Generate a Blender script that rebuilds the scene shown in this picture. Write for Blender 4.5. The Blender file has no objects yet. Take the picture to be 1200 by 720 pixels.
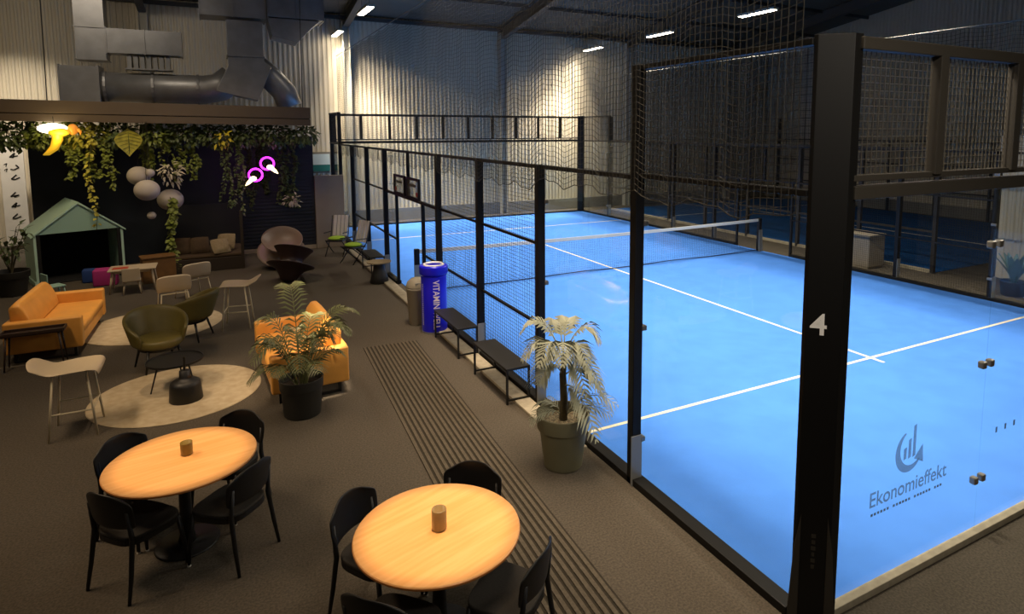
import bpy, bmesh, math, random
from mathutils import Vector, Matrix, Euler
rnd = random.Random(7)
PI = math.pi
sc = bpy.context.scene
col = sc.collection
R = math.radians

# ------------------------------------------------------------------ helpers
def lin(h):
    h = h.lstrip('#'); o = []
    for i in (0, 2, 4):
        c = int(h[i:i+2], 16) / 255
        o.append(c/12.92 if c <= .04045 else ((c+.055)/1.055)**2.4)
    return o

def mat(name, hexc, rough=.6, metal=0, var=0, vscale=8, bump=0, bscale=60, hex2=None, stretch=None, spec=.5):
    m = bpy.data.materials.new(name); m.use_nodes = True
    nt = m.node_tree; b = nt.nodes['Principled BSDF']
    c = lin(hexc)
    b.inputs['Base Color'].default_value = (*c, 1)
    b.inputs['Roughness'].default_value = rough
    b.inputs['Metallic'].default_value = metal
    b.inputs['Specular IOR Level'].default_value = spec
    tc = nt.nodes.new('ShaderNodeTexCoord'); mp = nt.nodes.new('ShaderNodeMapping')
    nt.links.new(tc.outputs['Object'], mp.inputs['Vector'])
    if stretch: mp.inputs['Scale'].default_value = stretch
    if var or hex2:
        n = nt.nodes.new('ShaderNodeTexNoise'); n.inputs['Scale'].default_value = vscale; n.inputs['Detail'].default_value = 5
        r = nt.nodes.new('ShaderNodeValToRGB')
        c2 = lin(hex2) if hex2 else [x*(1-var) for x in c]
        c1 = c if hex2 else [min(1, x*(1+var)) for x in c]
        r.color_ramp.elements[0].position = .35; r.color_ramp.elements[1].position = .65
        r.color_ramp.elements[0].color = (*c2, 1); r.color_ramp.elements[1].color = (*c1, 1)
        nt.links.new(mp.outputs[0], n.inputs['Vector']); nt.links.new(n.outputs['Fac'], r.inputs['Fac'])
        nt.links.new(r.outputs['Color'], b.inputs['Base Color'])
    if bump:
        n2 = nt.nodes.new('ShaderNodeTexNoise'); n2.inputs['Scale'].default_value = bscale; n2.inputs['Detail'].default_value = 3
        bp = nt.nodes.new('ShaderNodeBump'); bp.inputs['Strength'].default_value = bump; bp.inputs['Distance'].default_value = .01
        nt.links.new(mp.outputs[0], n2.inputs['Vector']); nt.links.new(n2.outputs['Fac'], bp.inputs['Height'])
        nt.links.new(bp.outputs[0], b.inputs['Normal'])
    return m

def emat(name, hexc, strength, base=None):
    m = mat(name, base or hexc, .5); b = m.node_tree.nodes['Principled BSDF']
    b.inputs['Emission Color'].default_value = (*lin(hexc), 1)
    b.inputs['Emission Strength'].default_value = strength
    return m

def glassmat(name, tint='#fafcfb', ior=1.45, frost=0):
    m = bpy.data.materials.new(name); m.use_nodes = True; nt = m.node_tree
    for n in list(nt.nodes): nt.nodes.remove(n)
    out = nt.nodes.new('ShaderNodeOutputMaterial'); mx = nt.nodes.new('ShaderNodeMixShader')
    tr = nt.nodes.new('ShaderNodeBsdfTransparent'); tr.inputs[0].default_value = (*lin(tint), 1)
    gl = nt.nodes.new('ShaderNodeBsdfGlossy'); gl.inputs['Roughness'].default_value = .02
    lw = nt.nodes.new('ShaderNodeLayerWeight'); lw.inputs['Blend'].default_value = .5
    pw = nt.nodes.new('ShaderNodeMath'); pw.operation = 'POWER'; pw.inputs[1].default_value = 5
    ma = nt.nodes.new('ShaderNodeMath'); ma.operation = 'MULTIPLY_ADD'; ma.inputs[1].default_value = .7; ma.inputs[2].default_value = .03
    nt.links.new(lw.outputs['Facing'], pw.inputs[0]); nt.links.new(pw.outputs[0], ma.inputs[0])
    nt.links.new(ma.outputs[0], mx.inputs[0]); nt.links.new(tr.outputs[0], mx.inputs[1]); nt.links.new(gl.outputs[0], mx.inputs[2])
    if frost:
        df = nt.nodes.new('ShaderNodeBsdfDiffuse'); df.inputs[0].default_value = (*lin('#8f8f88'), 1)
        m2 = nt.nodes.new('ShaderNodeMixShader'); m2.inputs[0].default_value = frost
        nt.links.new(tr.outputs[0], m2.inputs[1]); nt.links.new(df.outputs[0], m2.inputs[2]); nt.links.new(m2.outputs[0], out.inputs[0])
    else: nt.links.new(mx.outputs[0], out.inputs[0])
    return m

class MB:
    def __init__(s): s.v = []; s.f = []
    def add(s, vs, fs, M=None):
        o = len(s.v)
        for p in vs:
            p = Vector(p)
            s.v.append(tuple(M @ p) if M else tuple(p))
        for f in fs: s.f.append([i+o for i in f])
        return s
    def box(s, x0, x1, y0, y1, z0, z1, M=None):
        return s.add([(x0,y0,z0),(x1,y0,z0),(x1,y1,z0),(x0,y1,z0),(x0,y0,z1),(x1,y0,z1),(x1,y1,z1),(x0,y1,z1)],
              [(3,2,1,0),(4,5,6,7),(0,1,5,4),(1,2,6,5),(2,3,7,6),(3,0,4,7)], M)
    def bar(s, p, q, w, h=None, up=(0,0,1)):
        p, q = Vector(p), Vector(q); d = (q-p).normalized(); h = h or w
        u = Vector(up)
        if abs(d.dot(u)) > .99: u = Vector((0,1,0))
        a = d.cross(u).normalized()*w/2; b = a.cross(d).normalized()*h/2
        vs = [p-a-b, p+a-b, p+a+b, p-a+b, q-a-b, q+a-b, q+a+b, q-a+b]
        return s.add(vs, [(3,2,1,0),(4,5,6,7),(0,1,5,4),(1,2,6,5),(2,3,7,6),(3,0,4,7)])
    def tube(s, pts, r, n=8, cap=True):
        pts = [Vector(p) for p in pts]; k = len(pts)
        rs = r if isinstance(r, (list, tuple)) else [r]*k
        o = len(s.v); prev = None
        for i, p in enumerate(pts):
            d = (pts[min(i+1,k-1)]-pts[max(i-1,0)]).normalized()
            if prev is None:
                u = Vector((0,0,1)) if abs(d.z) < .9 else Vector((1,0,0))
            else: u = prev
            a = (u-d*u.dot(d)).normalized(); prev = a; b = d.cross(a)
            for j in range(n):
                t = 2*PI*j/n
                s.v.append(tuple(p+(a*math.cos(t)+b*math.sin(t))*rs[i]))
        for i in range(k-1):
            for j in range(n):
                s.f.append([o+i*n+j, o+i*n+(j+1)%n, o+(i+1)*n+(j+1)%n, o+(i+1)*n+j])
        if cap:
            s.f.append([o+j for j in range(n)][::-1]); s.f.append([o+(k-1)*n+j for j in range(n)])
        return s
    def lathe(s, prof, n=32, M=None, cap=True):
        vs = []; fs = []; k = len(prof)
        for r, z in prof:
            for j in range(n):
                t = 2*PI*j/n; vs.append((max(r,1e-4)*math.cos(t), max(r,1e-4)*math.sin(t), z))
        for i in range(k-1):
            for j in range(n):
                fs.append((i*n+j, i*n+(j+1)%n, (i+1)*n+(j+1)%n, (i+1)*n+j))
        if cap: fs.append(tuple(range(n))[::-1]); fs.append(tuple((k-1)*n+j for j in range(n)))
        return s.add(vs, fs, M)
    def prism(s, poly, z0, z1, M=None):
        n = len(poly)
        vs = [(x,y,z0) for x,y in poly]+[(x,y,z1) for x,y in poly]
        fs = [tuple(range(n))[::-1], tuple(range(n,2*n))]+[(i,(i+1)%n,(i+1)%n+n,i+n) for i in range(n)]
        return s.add(vs, fs, M)
    def sheet(s, rows, close=False):
        o = len(s.v); n = len(rows[0])
        for r in rows: s.v += [tuple(p) for p in r]
        for i in range(len(rows)-1):
            for j in range(n if close else n-1):
                s.f.append([o+i*n+j, o+i*n+(j+1)%n, o+(i+1)*n+(j+1)%n, o+(i+1)*n+j])
        return s
    def ball(s, c, r, n=16, m=10, M=None):
        r = r if isinstance(r, (tuple, list)) else (r, r, r)
        prof = [(math.sin(PI*i/m), -math.cos(PI*i/m)) for i in range(m+1)]
        T = Matrix.Translation(c) @ (M or Matrix()) @ Matrix.Diagonal((*r, 1))
        return s.lathe(prof, n, T)
    def build(s, name, m, parent=None, smooth=False, bevel=0, solid=0, sub=0, seg=2, kind=None):
        me = bpy.data.meshes.new(name)
        me.from_pydata(s.v, [], s.f)
        bm = bmesh.new(); bm.from_mesh(me)
        if not getattr(s, 'raw', False): bmesh.ops.recalc_face_normals(bm, faces=bm.faces)
        bm.to_mesh(me); bm.free()
        me.materials.append(m)
        if smooth:
            me.polygons.foreach_set('use_smooth', [True]*len(me.polygons))
        o = bpy.data.objects.new(name, me); col.objects.link(o)
        if parent: o.parent = parent
        if solid:
            md = o.modifiers.new('solid', 'SOLIDIFY'); md.thickness = solid; md.offset = 0
        if bevel:
            md = o.modifiers.new('bevel', 'BEVEL'); md.width = bevel; md.segments = seg; md.limit_method = 'ANGLE'; md.angle_limit = R(35)
            if smooth or seg > 2: me.polygons.foreach_set('use_smooth', [True]*len(me.polygons)); md.harden_normals = False
        if sub:
            md = o.modifiers.new('sub', 'SUBSURF'); md.levels = sub; md.render_levels = sub
        if kind: o['kind'] = kind
        return o

def thing(name, label, cat, loc=(0,0,0), rz=0, group=None, rot=None):
    o = bpy.data.objects.new(name, None); col.objects.link(o)
    o.location = loc; o.rotation_euler = rot or (0,0,rz); o.empty_display_size = .1
    o['label'] = label; o['category'] = cat
    if group: o['group'] = group
    return o
def tag(o, label, cat, group=None, kind=None):
    o['label'] = label; o['category'] = cat
    if group: o['group'] = group
    if kind: o['kind'] = kind
    return o
def dup(root, loc, rz, label):
    r = root.copy(); col.objects.link(r); r.location = loc; r.rotation_euler = (0,0,rz); r['label'] = label
    for ch in list(root.children):
        c = ch.copy(); col.objects.link(c); c.parent = r
        for g in list(ch.children):
            d = g.copy(); col.objects.link(d); d.parent = c
    return r
def struct(mb, name, m, **k): return mb.build(name, m, kind='structure', **k)

def text_geo(txt, size, ex=.0):
    cu = bpy.data.curves.new('lettering', 'FONT'); cu.body = txt; cu.size = size; cu.align_x = 'CENTER'; cu.align_y = 'CENTER'
    cu.extrude = ex; cu.offset = size*.012
    ob = bpy.data.objects.new('lettering', cu); col.objects.link(ob)
    bpy.context.view_layer.update()
    dg = bpy.context.evaluated_depsgraph_get(); me = bpy.data.meshes.new_from_object(ob.evaluated_get(dg))
    vs = [tuple(v.co) for v in me.vertices]; fs = [tuple(p.vertices) for p in me.polygons]
    bpy.data.objects.remove(ob); bpy.data.curves.remove(cu); bpy.data.meshes.remove(me)
    return vs, fs

# ------------------------------------------------------------------ materials
carpet = mat('carpet', '#544d43', .95, var=.22, vscale=55, bump=.5, bscale=170, spec=.15)
runnerM = mat('ribbed carpet', '#5a5246', .95, var=.15, vscale=50, spec=.15)
runnerD = mat('ribbed carpet groove', '#37322a', .95, var=.15, vscale=50, spec=.1)
concrete = mat('dark concrete floor', '#3c3934', .8, var=.15, vscale=3)
wallM = mat('corrugated sheet', '#c4b9a2', .5, .0, var=.03, vscale=.6)
plinthM = mat('plinth', '#77746c', .8, var=.08, vscale=2)
ceilM = mat('ceiling sheet', '#5a554a', .85, var=.05, vscale=1)
steelW = mat('painted steel column', '#a9a598', .55)
steelG = mat('grey steel rafter', '#3e3d3a', .6)
navy = mat('navy boards', '#20252f', .6, var=.1, vscale=4)
darkwall = mat('dark wall paint', '#17181c', .8)
baseM = mat('pale baseboard', '#9d917c', .6)
partM = mat('taupe partition', '#8f8472', .7, var=.04, vscale=3)
black = mat('black powder coat', '#121110', .5, .0, bump=.02)
frameM = mat('fence steel black', '#0f0e0d', .5, 0, spec=.25)
frameG = mat('fence steel grey', '#34302a', .5, 0, spec=.3)
wireM = mat('mesh wire', '#1b1a18', .4, .3)
wireB = mat('galvanised mesh wire', '#5f5a50', .4, .4)
netM = mat('net cord', '#35332d', .8, spec=.2)
cableM = mat('net cable', '#7b7668', .6)
footM = mat('galvanised foot plate', '#8b8b86', .45, .4)
clampM = mat('steel clamp', '#8f8a82', .35, .8)
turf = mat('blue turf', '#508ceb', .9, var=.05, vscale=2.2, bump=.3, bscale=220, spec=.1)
turf2 = mat('blue turf dimmed', '#174f8a', .9, var=.12, vscale=2, spec=.1)  # dim light of the neighbouring court put into a darker blue
lineM = mat('court line', '#efe3c4', .9, spec=.1)
glass = glassmat('clear glass')
netblack = mat('black net', '#0d1a2c', .8)
white = mat('white band', '#e8e2d2', .7)
kerbM = mat('concrete kerb', '#a59b86', .85, var=.12, vscale=12)
oak = mat('oak veneer', '#e6b277', .4, hex2='#dba263', vscale=2.2, stretch=(12, .8, 1), bump=.01)
oakedge = mat('oak edge', '#b5763c', .5)
chairB = mat('black stained ash', '#100e0c', .5, bump=.03)
chairSeat = mat('charcoal seat fabric', '#2b2722', .9, var=.2, vscale=80)
orange = mat('cognac leather', '#d99944', .48, var=.07, vscale=4, bump=.08, bscale=40)
olive = mat('olive leather', '#5c5325', .5, var=.1, vscale=5, bump=.06, bscale=40)
cream = mat('cream shell', '#b9a88c', .55)
creamleg = mat('cream steel', '#c9bd9f', .5)
rugM = mat('beige rug', '#b8a98e', .97, hex2='#aa9a7e', vscale=9, bump=.5, bscale=120, spec=.1)
tray = mat('walnut tray', '#2d1d14', .5, var=.2, vscale=6)
greypot = mat('olive grey pot', '#6f6b52', .6, var=.05, vscale=4)
blackpot = mat('dark pot', '#26241f', .6)
pebbles = mat('pebbles', '#b7a684', .9, hex2='#5d5240', vscale=60, bump=1, bscale=60)
soil = mat('soil', '#2a2018', .95, bump=1, bscale=40)
palmpale = mat('pale palm leaf', '#8f917a', .55, var=.15, vscale=6)
palmgreen = mat('palm leaf', '#5f6238', .5, var=.25, vscale=6)
leafd = mat('dark leaf', '#46532a', .5, var=.3, vscale=8)
leafm = mat('mid green leaf', '#707a30', .5, var=.3, vscale=8)
leafy = mat('yellow green leaf', '#a39c38', .5, var=.25, vscale=8)
leafteal = mat('blue green leaf', '#4b6a63', .5, var=.15, vscale=6)
stemM = mat('plant stem', '#4a4428', .7)
trunkM = mat('palm trunk', '#5c543c', .8, var=.2, vscale=20)
mint = mat('mint painted board', '#b4d6c2', .6)
mintd = mat('mint gable board', '#92b5a5', .6)
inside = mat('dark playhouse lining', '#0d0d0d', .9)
duct = mat('galvanised duct', '#8d8a86', .42, .55, var=.1, vscale=3)
canopyM = mat('canopy fascia', '#584a39', .6, var=.04, vscale=3)
spunM = mat('brown moulded plastic', '#2b1714', .45)
spunL = mat('taupe moulded plastic', '#7d6a5c', .45)
paper = mat('paper lantern', '#b3aaa0', .8)
lime = mat('lime cushion', '#9bbf35', .8)
blueM = mat('blue can enamel', '#1414d8', .3)
binM = mat('grey bin plastic', '#8d8574', .6)
pink = mat('pink fabric', '#a82a72', .8)
bluefab = mat('blue fabric', '#1d3c78', .8)
darkwood = mat('dark stained wood', '#2c2115', .7)
brownbox = mat('brown veneer', '#6b4a22', .6, var=.15, vscale=8)
cush = mat('beige cushion', '#8a7a5c', .9, var=.1, vscale=20)
cushb = mat('brown cushion', '#43331f', .9, var=.1, vscale=20)
led = emat('led tube', '#fff2dc', 26)
cup = mat('amber candle glass', '#7c6a35', .25)
cup2 = mat('smoked candle glass', '#8f7a55', .25)
wax = mat('wax', '#d5c08b', .6)
decal = mat('printed grey', '#6f716c', .7)
film = glassmat('etched lettering film', '#cfcfc9', 1.4, .4)
frosted = glassmat('translucent sign board', '#ffffff', 1.4, .3)
whitepaint = mat('white lettering', '#e9e6df', .6)
ink = mat('black ink', '#15130f', .8)
redM = mat('red label', '#b4442c', .6)
boardM = mat('white board', '#d3cdc2', .6, var=.04, vscale=3)
flowerY = mat('yellow flower', '#c6b52a', .6)
flowerW = mat('white flower', '#b7ae96', .7)

# ------------------------------------------------------------------ room shell
X0, X1, Y0, Y1 = -10.2, 22.0, -7.0, 21.2
ZE, SL = 7.6, .15
def ceil_z(y): return ZE + SL*(Y1-y)
struct(MB().box(X0, X1, Y0, Y1, -.2, 0), 'floor', carpet)
def corr(axis, at, a0, a1, z0, ztop, sgn):
    mb = MB(); P = .16; D = .03; pts = []
    n = int((a1-a0)/P)
    for i in range(n+1):
        a = a0+i*P
        for da, dd in ((0,0),(.06,0),(.085,D),(.135,D)): pts.append((min(a+da, a1), dd))
    rows = []
    for top in (0, 1):
        row = []
        for a, d in pts:
            if axis == 'y': p = (a, at+sgn*d, ztop(a) if top else z0)
            else: p = (at+sgn*d, a, ztop(a) if top else z0)
            row.append(p)
        rows.append(row)
    mb.sheet(rows); mb.raw = True
    return mb
struct(corr('y', Y1, X0, X1, 0, lambda a: ZE+.1, -1), 'wall_back', wallM)
struct(corr('x', X1, Y0, Y1, 0, lambda a: ceil_z(a)+.1, -1), 'wall_right', wallM)
struct(corr('x', 12.4, Y0, 5.15, 0, lambda a: 3.3, -1), 'wall_court', wallM)
struct(MB().box(12.41, 12.5, Y0, 5.15, 0, 3.3), 'trim_30', steelG)
struct(MB().box(X0-.1, X0, Y0, Y1, 0, 13), 'wall_left', wallM)
struct(MB().box(X0, X1, Y0-.1, Y0, 0, 13), 'wall_front', darkwall)
mb = MB(); mb.sheet([[(X0,Y0,ceil_z(Y0)),(X1,Y0,ceil_z(Y0))],[(X0,Y1,ceil_z(Y1)),(X1,Y1,ceil_z(Y1))]])
struct(mb, 'ceiling', ceilM, solid=.05)
struct(MB().box(-.2, X1-.05, Y1-.12, Y1-.035, 0, .46), 'baseboard_back', plinthM, bevel=.01)
struct(MB().box(X1-.12, X1-.035, Y0+.1, Y1-.15, 0, .46), 'baseboard_right', plinthM, bevel=.01)
struct(MB().box(X0, X1, Y1-.2, Y1-.06, ZE-.22, ZE-.1), 'trim_1', steelG)
k = 2
for cx in (-5.35, .75, 6.85, 12.95, 19.05):
    m = MB()
    for dx in (-.11, .11): m.box(cx+dx-.012, cx+dx+.012, Y1-.36, Y1-.06, 0, ZE-.3)
    m.box(cx-.1, cx+.1, Y1-.215, Y1-.2, 0, ZE-.3)
    struct(m, 'trim_%d' % k, steelW); k += 1
    m = MB()
    y0 = -2.0
    def rp(y, dz): return (cx, y, ceil_z(y)+dz)
    m.bar(rp(Y1-.3,-.1), rp(y0,-.1), .22, .03); m.bar(rp(Y1-.3,-.55), rp(y0,-.42), .22, .03); m.bar(rp(Y1-.3,-.33), rp(y0,-.26), .03, .42)
    struct(m, 'trim_%d' % k, steelG); k += 1
for y in (18.4, 15.6, 12.8, 10.0, 7.2):
    struct(MB().box(X0, X1, y-.03, y+.03, ceil_z(y)-.16, ceil_z(y)-.03), 'trim_%d' % k, steelG); k += 1

# lounge back partition, taupe partition, window
m = MB().box(-7.5, -1.09, 16.45, 16.6, 0, 3.2)
for i in range(30): m.box(-3.3, -1.1, 16.425, 16.45, .14+i*.1, .21+i*.1)
m.box(-7.5, -1.09, 16.42, 16.6, 3.2, 3.25)
struct(m, 'wall_lounge', navy)
struct(MB().box(-4.55, -1.09, 16.40, 16.425, 0, .12), 'baseboard_lounge', baseM, bevel=.005)
struct(MB().box(-1.085, -.28, 16.35, 16.5, 0, 2.12), 'wall_partition', partM, bevel=.01)
wn = struct(MB().box(-.62, .12, 21.05, 21.16, 1.9, 2.65).box(-.55,.05,21.0,21.06,1.97,2.58), 'window_1', plinthM)
MB().box(-.55, .05, 20.985, 20.999, 2.2, 2.58).build('pane', mat('window pane pale','#c9d6d0',.2), wn)
MB().box(-.55, .05, 20.985, 20.999, 1.97, 2.2).build('pane', mat('window pane teal','#2f6a63',.2), wn)

# ------------------------------------------------------------------ court
ct = tag(MB().box(0, 10, 0, 20, .001, .012).build('court_turf', turf), 'bright blue artificial turf of the lit padel court', 'court')
def line(x0, x1, y0, y1, par, z=.012): MB().box(x0, x1, y0, y1, z, z+.004).build('court_line', lineM, par)
line(.02, 9.98, 3.025, 3.075, ct); line(.02, 9.98, 16.925, 16.975, ct); line(4.975, 5.025, 2.83, 17.17, ct, .0125)
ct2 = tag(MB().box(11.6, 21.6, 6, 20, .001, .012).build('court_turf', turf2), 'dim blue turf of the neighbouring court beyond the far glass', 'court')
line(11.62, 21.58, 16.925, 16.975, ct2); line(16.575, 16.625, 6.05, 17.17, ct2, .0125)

def wires(axis, at, a0, a1, z0, z1, p=.05, r=.004, pz=None):
    m = MB(); n = max(1, round((a1-a0)/p)); pz = pz or p; k = max(1, round((z1-z0)/pz))
    def P(a, z, d=0): return (at+d, a, z) if axis == 'x' else (a, at+d, z)
    for i in range(n+1):
        a = a0+(a1-a0)*i/n; m.bar(P(a,z0), P(a,z1), r)
    for j in range(k+1):
        z = z0+(z1-z0)*j/k; m.bar(P(a0,z,r), P(a1,z,r), r)
    return m

def side_fence(x, sgn, label, full=True):
    """long side wall; sgn = outward direction"""
    t = thing('court_fence', label, 'fence', (x, 10, 0))
    def B(x0, x1, y0, y1, z0, z1):
        a, b = sorted((sgn*x0, sgn*x1)); return MB().box(a, b, y0-10, y1-10, z0, z1)
    for y in (2, 4, 6, 8, 12, 14, 16, 18):
        h = 4 if y in (2, 18) else 3
        p = B(.03, .13, y-.045, y+.045, 0, h).build('post', frameM, t, bevel=.006)
        B(.025, .15, y-.056, y-.0455, .0, .5).build('foot_plate', footM, p, bevel=.003)
    for y in (9, 11): B(.04, .1, y-.03, y+.03, 0, 2.05).build('door_jamb', frameM, t, bevel=.004)
    B(.04, .1, 9.97, 10.03, 2.0, 3).build('post', frameM, t)
    for a, b, z in ((2,18,3),(0.1,2,4),(18,19.9,4),(0.1,2,3.02),(18,19.9,3.02),(8,12,2.04)):
        B(.03, .1, a, b, z-.045, z).build('rail', frameM, t, bevel=.005)
    for a, b in ((4,8),(12,16)):
        for z in (2.04, 1.02): B(.04, .08, a, b, z-.03, z).build('rail', frameM, t)
    for a, b in ((8,9),(11,12)):
        B(.04, .08, a, b, .99, 1.02).build('rail', frameM, t)
    for a, b in ((0.1,8.97),(11.03,19.9)): B(.0, .13, a, b, 0, .07).build('base_rail', frameM, t, bevel=.006)
    for a, b in ((.12,1.99),(2.01,3.99),(16.01,17.99),(18.01,19.88)):
        g = B(.008, .020, a, b, .03, 2.97).build('glass_panel', glass, t)
        for z in (.45, 1.55, 2.55):
            e = b if b > 1.9 and a < 5 else a
            B(-.012, .04, e-.05, e+.05, z-.025, z+.025).build('glass_clamp', clampM, g, bevel=.008)
    for a, b, z0, z1 in ((.12,1.95,3.03,3.95),(18.05,19.88,3.03,3.95),(4.05,5.95,.06,2.95),(6.05,7.95,.06,2.95),(8.05,8.97,.06,2.95),(11.03,11.95,.06,2.95),(12.05,13.95,.06,2.95),(14.05,15.95,.06,2.95),(8.97,11.03,2.05,2.95)):
        wires('x', sgn*.055, a-10, b-10, z0, z1, .05 if full else .1, .0035).build('wire_mesh', wireM, t)
    return t
side_fence(0, -1, 'black steel court fence of glass and wire mesh along the lounge side')
side_fence(10, 1, 'black court fence on the far long side, next to the dim neighbouring court')

def end_fence(y, sgn, label, fm, wm, p=.05):
    t = thing('court_fence', label, 'fence', (5, y, 0))
    def B(x0, x1, y0, y1, z0, z1):
        a, b = sorted((sgn*y0, sgn*y1)); return MB().box(x0-5, x1-5, a, b, z0, z1)
    B(.12, 9.88, .02, .1, 2.96, 3.05).build('beam', fm, t, bevel=.006)
    B(.12, 9.88, .02, .11, 3.92, 4.0).build('rail', fm, t, bevel=.006)
    B(.12, 9.88, .03, .09, 3.08, 3.12).build('rail', fm, t, bevel=.004)
    for i in range(10):
        if i: B(i-.045, i+.045, .03, .11, 3.1, 3.93).build('frame_upright', fm, t, bevel=.005)
        wires('y', sgn*.05, i-5+.06+(.12 if i == 0 else 0), i+1-5-.06-(.1 if i == 9 else 0), 3.12, 3.92, p, .005 if sgn < 0 else .004).build('wire_mesh', wm, t)
    for i in range(5):
        g = B(i*2+(.1 if i == 0 else .004), i*2+2-(.1 if i == 4 else .004), .008, .02, .05, 2.97).build('glass_panel', glass, t)
        if i:
            for z in (.5, 1.5, 2.5):
                for dx in (-.055, .055): B(i*2+dx-.028, i*2+dx+.028, -.012, .04, z-.03, z+.03).build('glass_clamp', clampM, g, bevel=.01)
    B(.1, 9.9, 0, .07, 0, .06).build('base_rail', kerbM if sgn < 0 else frameM, t, bevel=.005)
    return t
nf = end_fence(0, -1, 'near end court fence with big glass panes under square mesh windows', frameG, wireB)
ff = end_fence(20, 1, 'far end court fence of glass before the corrugated back wall', frameM, wireM)

# lettering on the near glass
def on_glass(vs, fs, x, z, h=1): return [(x-5+a*1, -.0235-.0008-(c*0), z+b) for a, b, c in vs], fs
m = MB(); vs, fs = text_geo('Ekonomieffekt', .165); w = max(v[0] for v in vs)-min(v[0] for v in vs)
m.add(*on_glass([(a*.95/w, b, c) for a, b, c in vs], fs, 1.03, .72)); m.raw = True
lg = m.build('lettering', film, nf)
m = MB()
for i in range(24):
    x = .58+i*.037
    if i % 7 != 6: m.box(x-5, x-5+.024, -.0246, -.0240, .598, .618)
for i in range(3): m.box(2.2+i*.14-5, 2.2+i*.14-5+.028, -.0246, -.0240, .86, .91)
m.build('small_lettering', film, nf)
m = MB(); cx, cz = 1.0, 1.0
outer = []; inner = []
for i in range(41):
    t = R(110)+R(215)*i/40
    ww = .012+.035*math.sin(PI*i/40)**.8
    outer.append((cx+.165*math.cos(t), cz+.165*math.sin(t))); inner.append((cx+.01+(.16-ww)*math.cos(t), cz+.008+(.16-ww)*math.sin(t)))
rows = [[(a-5, -.0243, b) for a, b in outer], [(a-5, -.0243, b) for a, b in inner]]
m.sheet(rows)
e = outer[-1]
m.add([(e[0]-.07-5,-.0243,e[1]+.02),(e[0]+.05-5,-.0243,e[1]-.035),(e[0]+.035-5,-.0243,e[1]+.115)], [(0,1,2)])
for i, h in enumerate((.09, .15, .25)):
    x = cx-.065+i*.055; m.add([(x-5,-.0243,cz-.06),(x+.035-5,-.0243,cz-.05),(x+.035-5,-.0243,cz-.05+h),(x-5,-.0243,cz-.06+h)], [(0,1,2,3)])
m.raw = True
m.build('emblem', film, nf)

# corner posts
def corner(x, y, sx, sy, label, m_=frameM):
    t = thing('corner_post', label, 'post', (x, y, 0))
    poly = [(-.085,.1),(-.085,.07),(.07,-.085),(.15,-.085),(.15,-.02),(.0,.1)]
    poly = [(a*sx, b*sy) for a, b in poly]
    MB().prism(poly, 0, 4.02).build('shaft', m_, t, bevel=.004)
    return t
cp = corner(0, 0, 1, 1, 'thick black corner post nearest the camera bearing a white 4')
def onplate(a, b, off=.004):   # a across the plate, b up
    s2 = .7071
    cx, cy = -.0075, -.0075
    return (cx+a*s2-off*s2, cy-a*s2-off*s2, b)
m = MB(); vs, fs = text_geo('4', .205, .001); m.add([onplate(a*1.05-.03, b+2.12, .0045+c) for a, b, c in vs], fs); m.build('numeral', whitepaint, cp)
m = MB()
for i, wdt in enumerate((.03,.024,.03,.018,.028,.022)): 
    m.add([onplate(-wdt/2,.62-i*.045), onplate(wdt/2,.62-i*.045), onplate(wdt/2,.65-i*.045), onplate(-wdt/2,.65-i*.045)], [(0,1,2,3)])
m.build('small_lettering', frameG, cp)
for s_ in (-1, 1):
    m = MB(); q = []
    for a, z in ((.085,.0),(.155,.0),(.125,.52),(.085,.78)):
        for off in (-.01,.006): q.append(onplate(s_*a, z, off))
    m.add(q, [(0,2,4,6),(7,5,3,1),(0,1,3,2),(2,3,5,4),(4,5,7,6),(6,7,1,0)])
    m.build('side_flap', frameG, cp, bevel=.003)
corner(0, 20, 1, -1, 'black corner post at the far end on the lounge side')
corner(10, 20, -1, -1, 'black corner post at the far end on the neighbouring court side')
corner(10, 0, -1, 1, 'black corner post at the near end beside the dim neighbouring court')

# net across the court
nt_ = thing('court_net', 'low padel net with white top band across the blue court', 'net', (5, 10, 0))
def nz(x): return .92-.04*(1-(x/4.9)**2)
m = MB(); N = 210
for i in range(N+1):
    x = -4.88+9.76*i/N; m.bar((x,0,.03),(x,0,nz(x)-.03), .003)
for j in range(20):
    pts = [(-4.88+9.76*i/20, .002, .03+(nz(-4.88+9.76*i/20)-.06)*j/19) for i in range(21)]
    for a, b in zip(pts, pts[1:]): m.bar(a, b, .003)
m.build('net_mesh', netblack, nt_)
m = MB()
for i in range(24):
    a = -4.9+9.8*i/24; b = -4.9+9.8*(i+1)/24; m.bar((a,0,nz(a)-.027),(b,0,nz(b)-.027), .02, .075)
m.build('top_band', white, nt_)
m = MB().tube([(-4.9+9.8*i/12, 0, .03+.012*math.sin(i*1.7)) for i in range(13)], .012, 6); m.build('bottom_cord', netblack, nt_)
for s_ in (-1, 1):
    p = MB().box(s_*4.93-.05, s_*4.93+.05, -.05, .05, .0, .95).build('net_post', frameM, nt_, bevel=.01)
    MB().add([(s_*4.93-.065,-.1,0),(s_*4.93+.065,-.1,0),(s_*4.93+.065,-.055,.62),(s_*4.93-.065,-.055,.62),(s_*4.93-.065,-.05,0),(s_*4.93+.065,-.05,0),(s_*4.93+.065,-.051,.62),(s_*4.93-.065,-.051,.62)],
       [(0,1,2,3),(7,6,5,4),(0,4,5,1),(1,5,6,2),(2,6,7,3),(3,7,4,0)]).build('brace_plate', footM, p)

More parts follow.
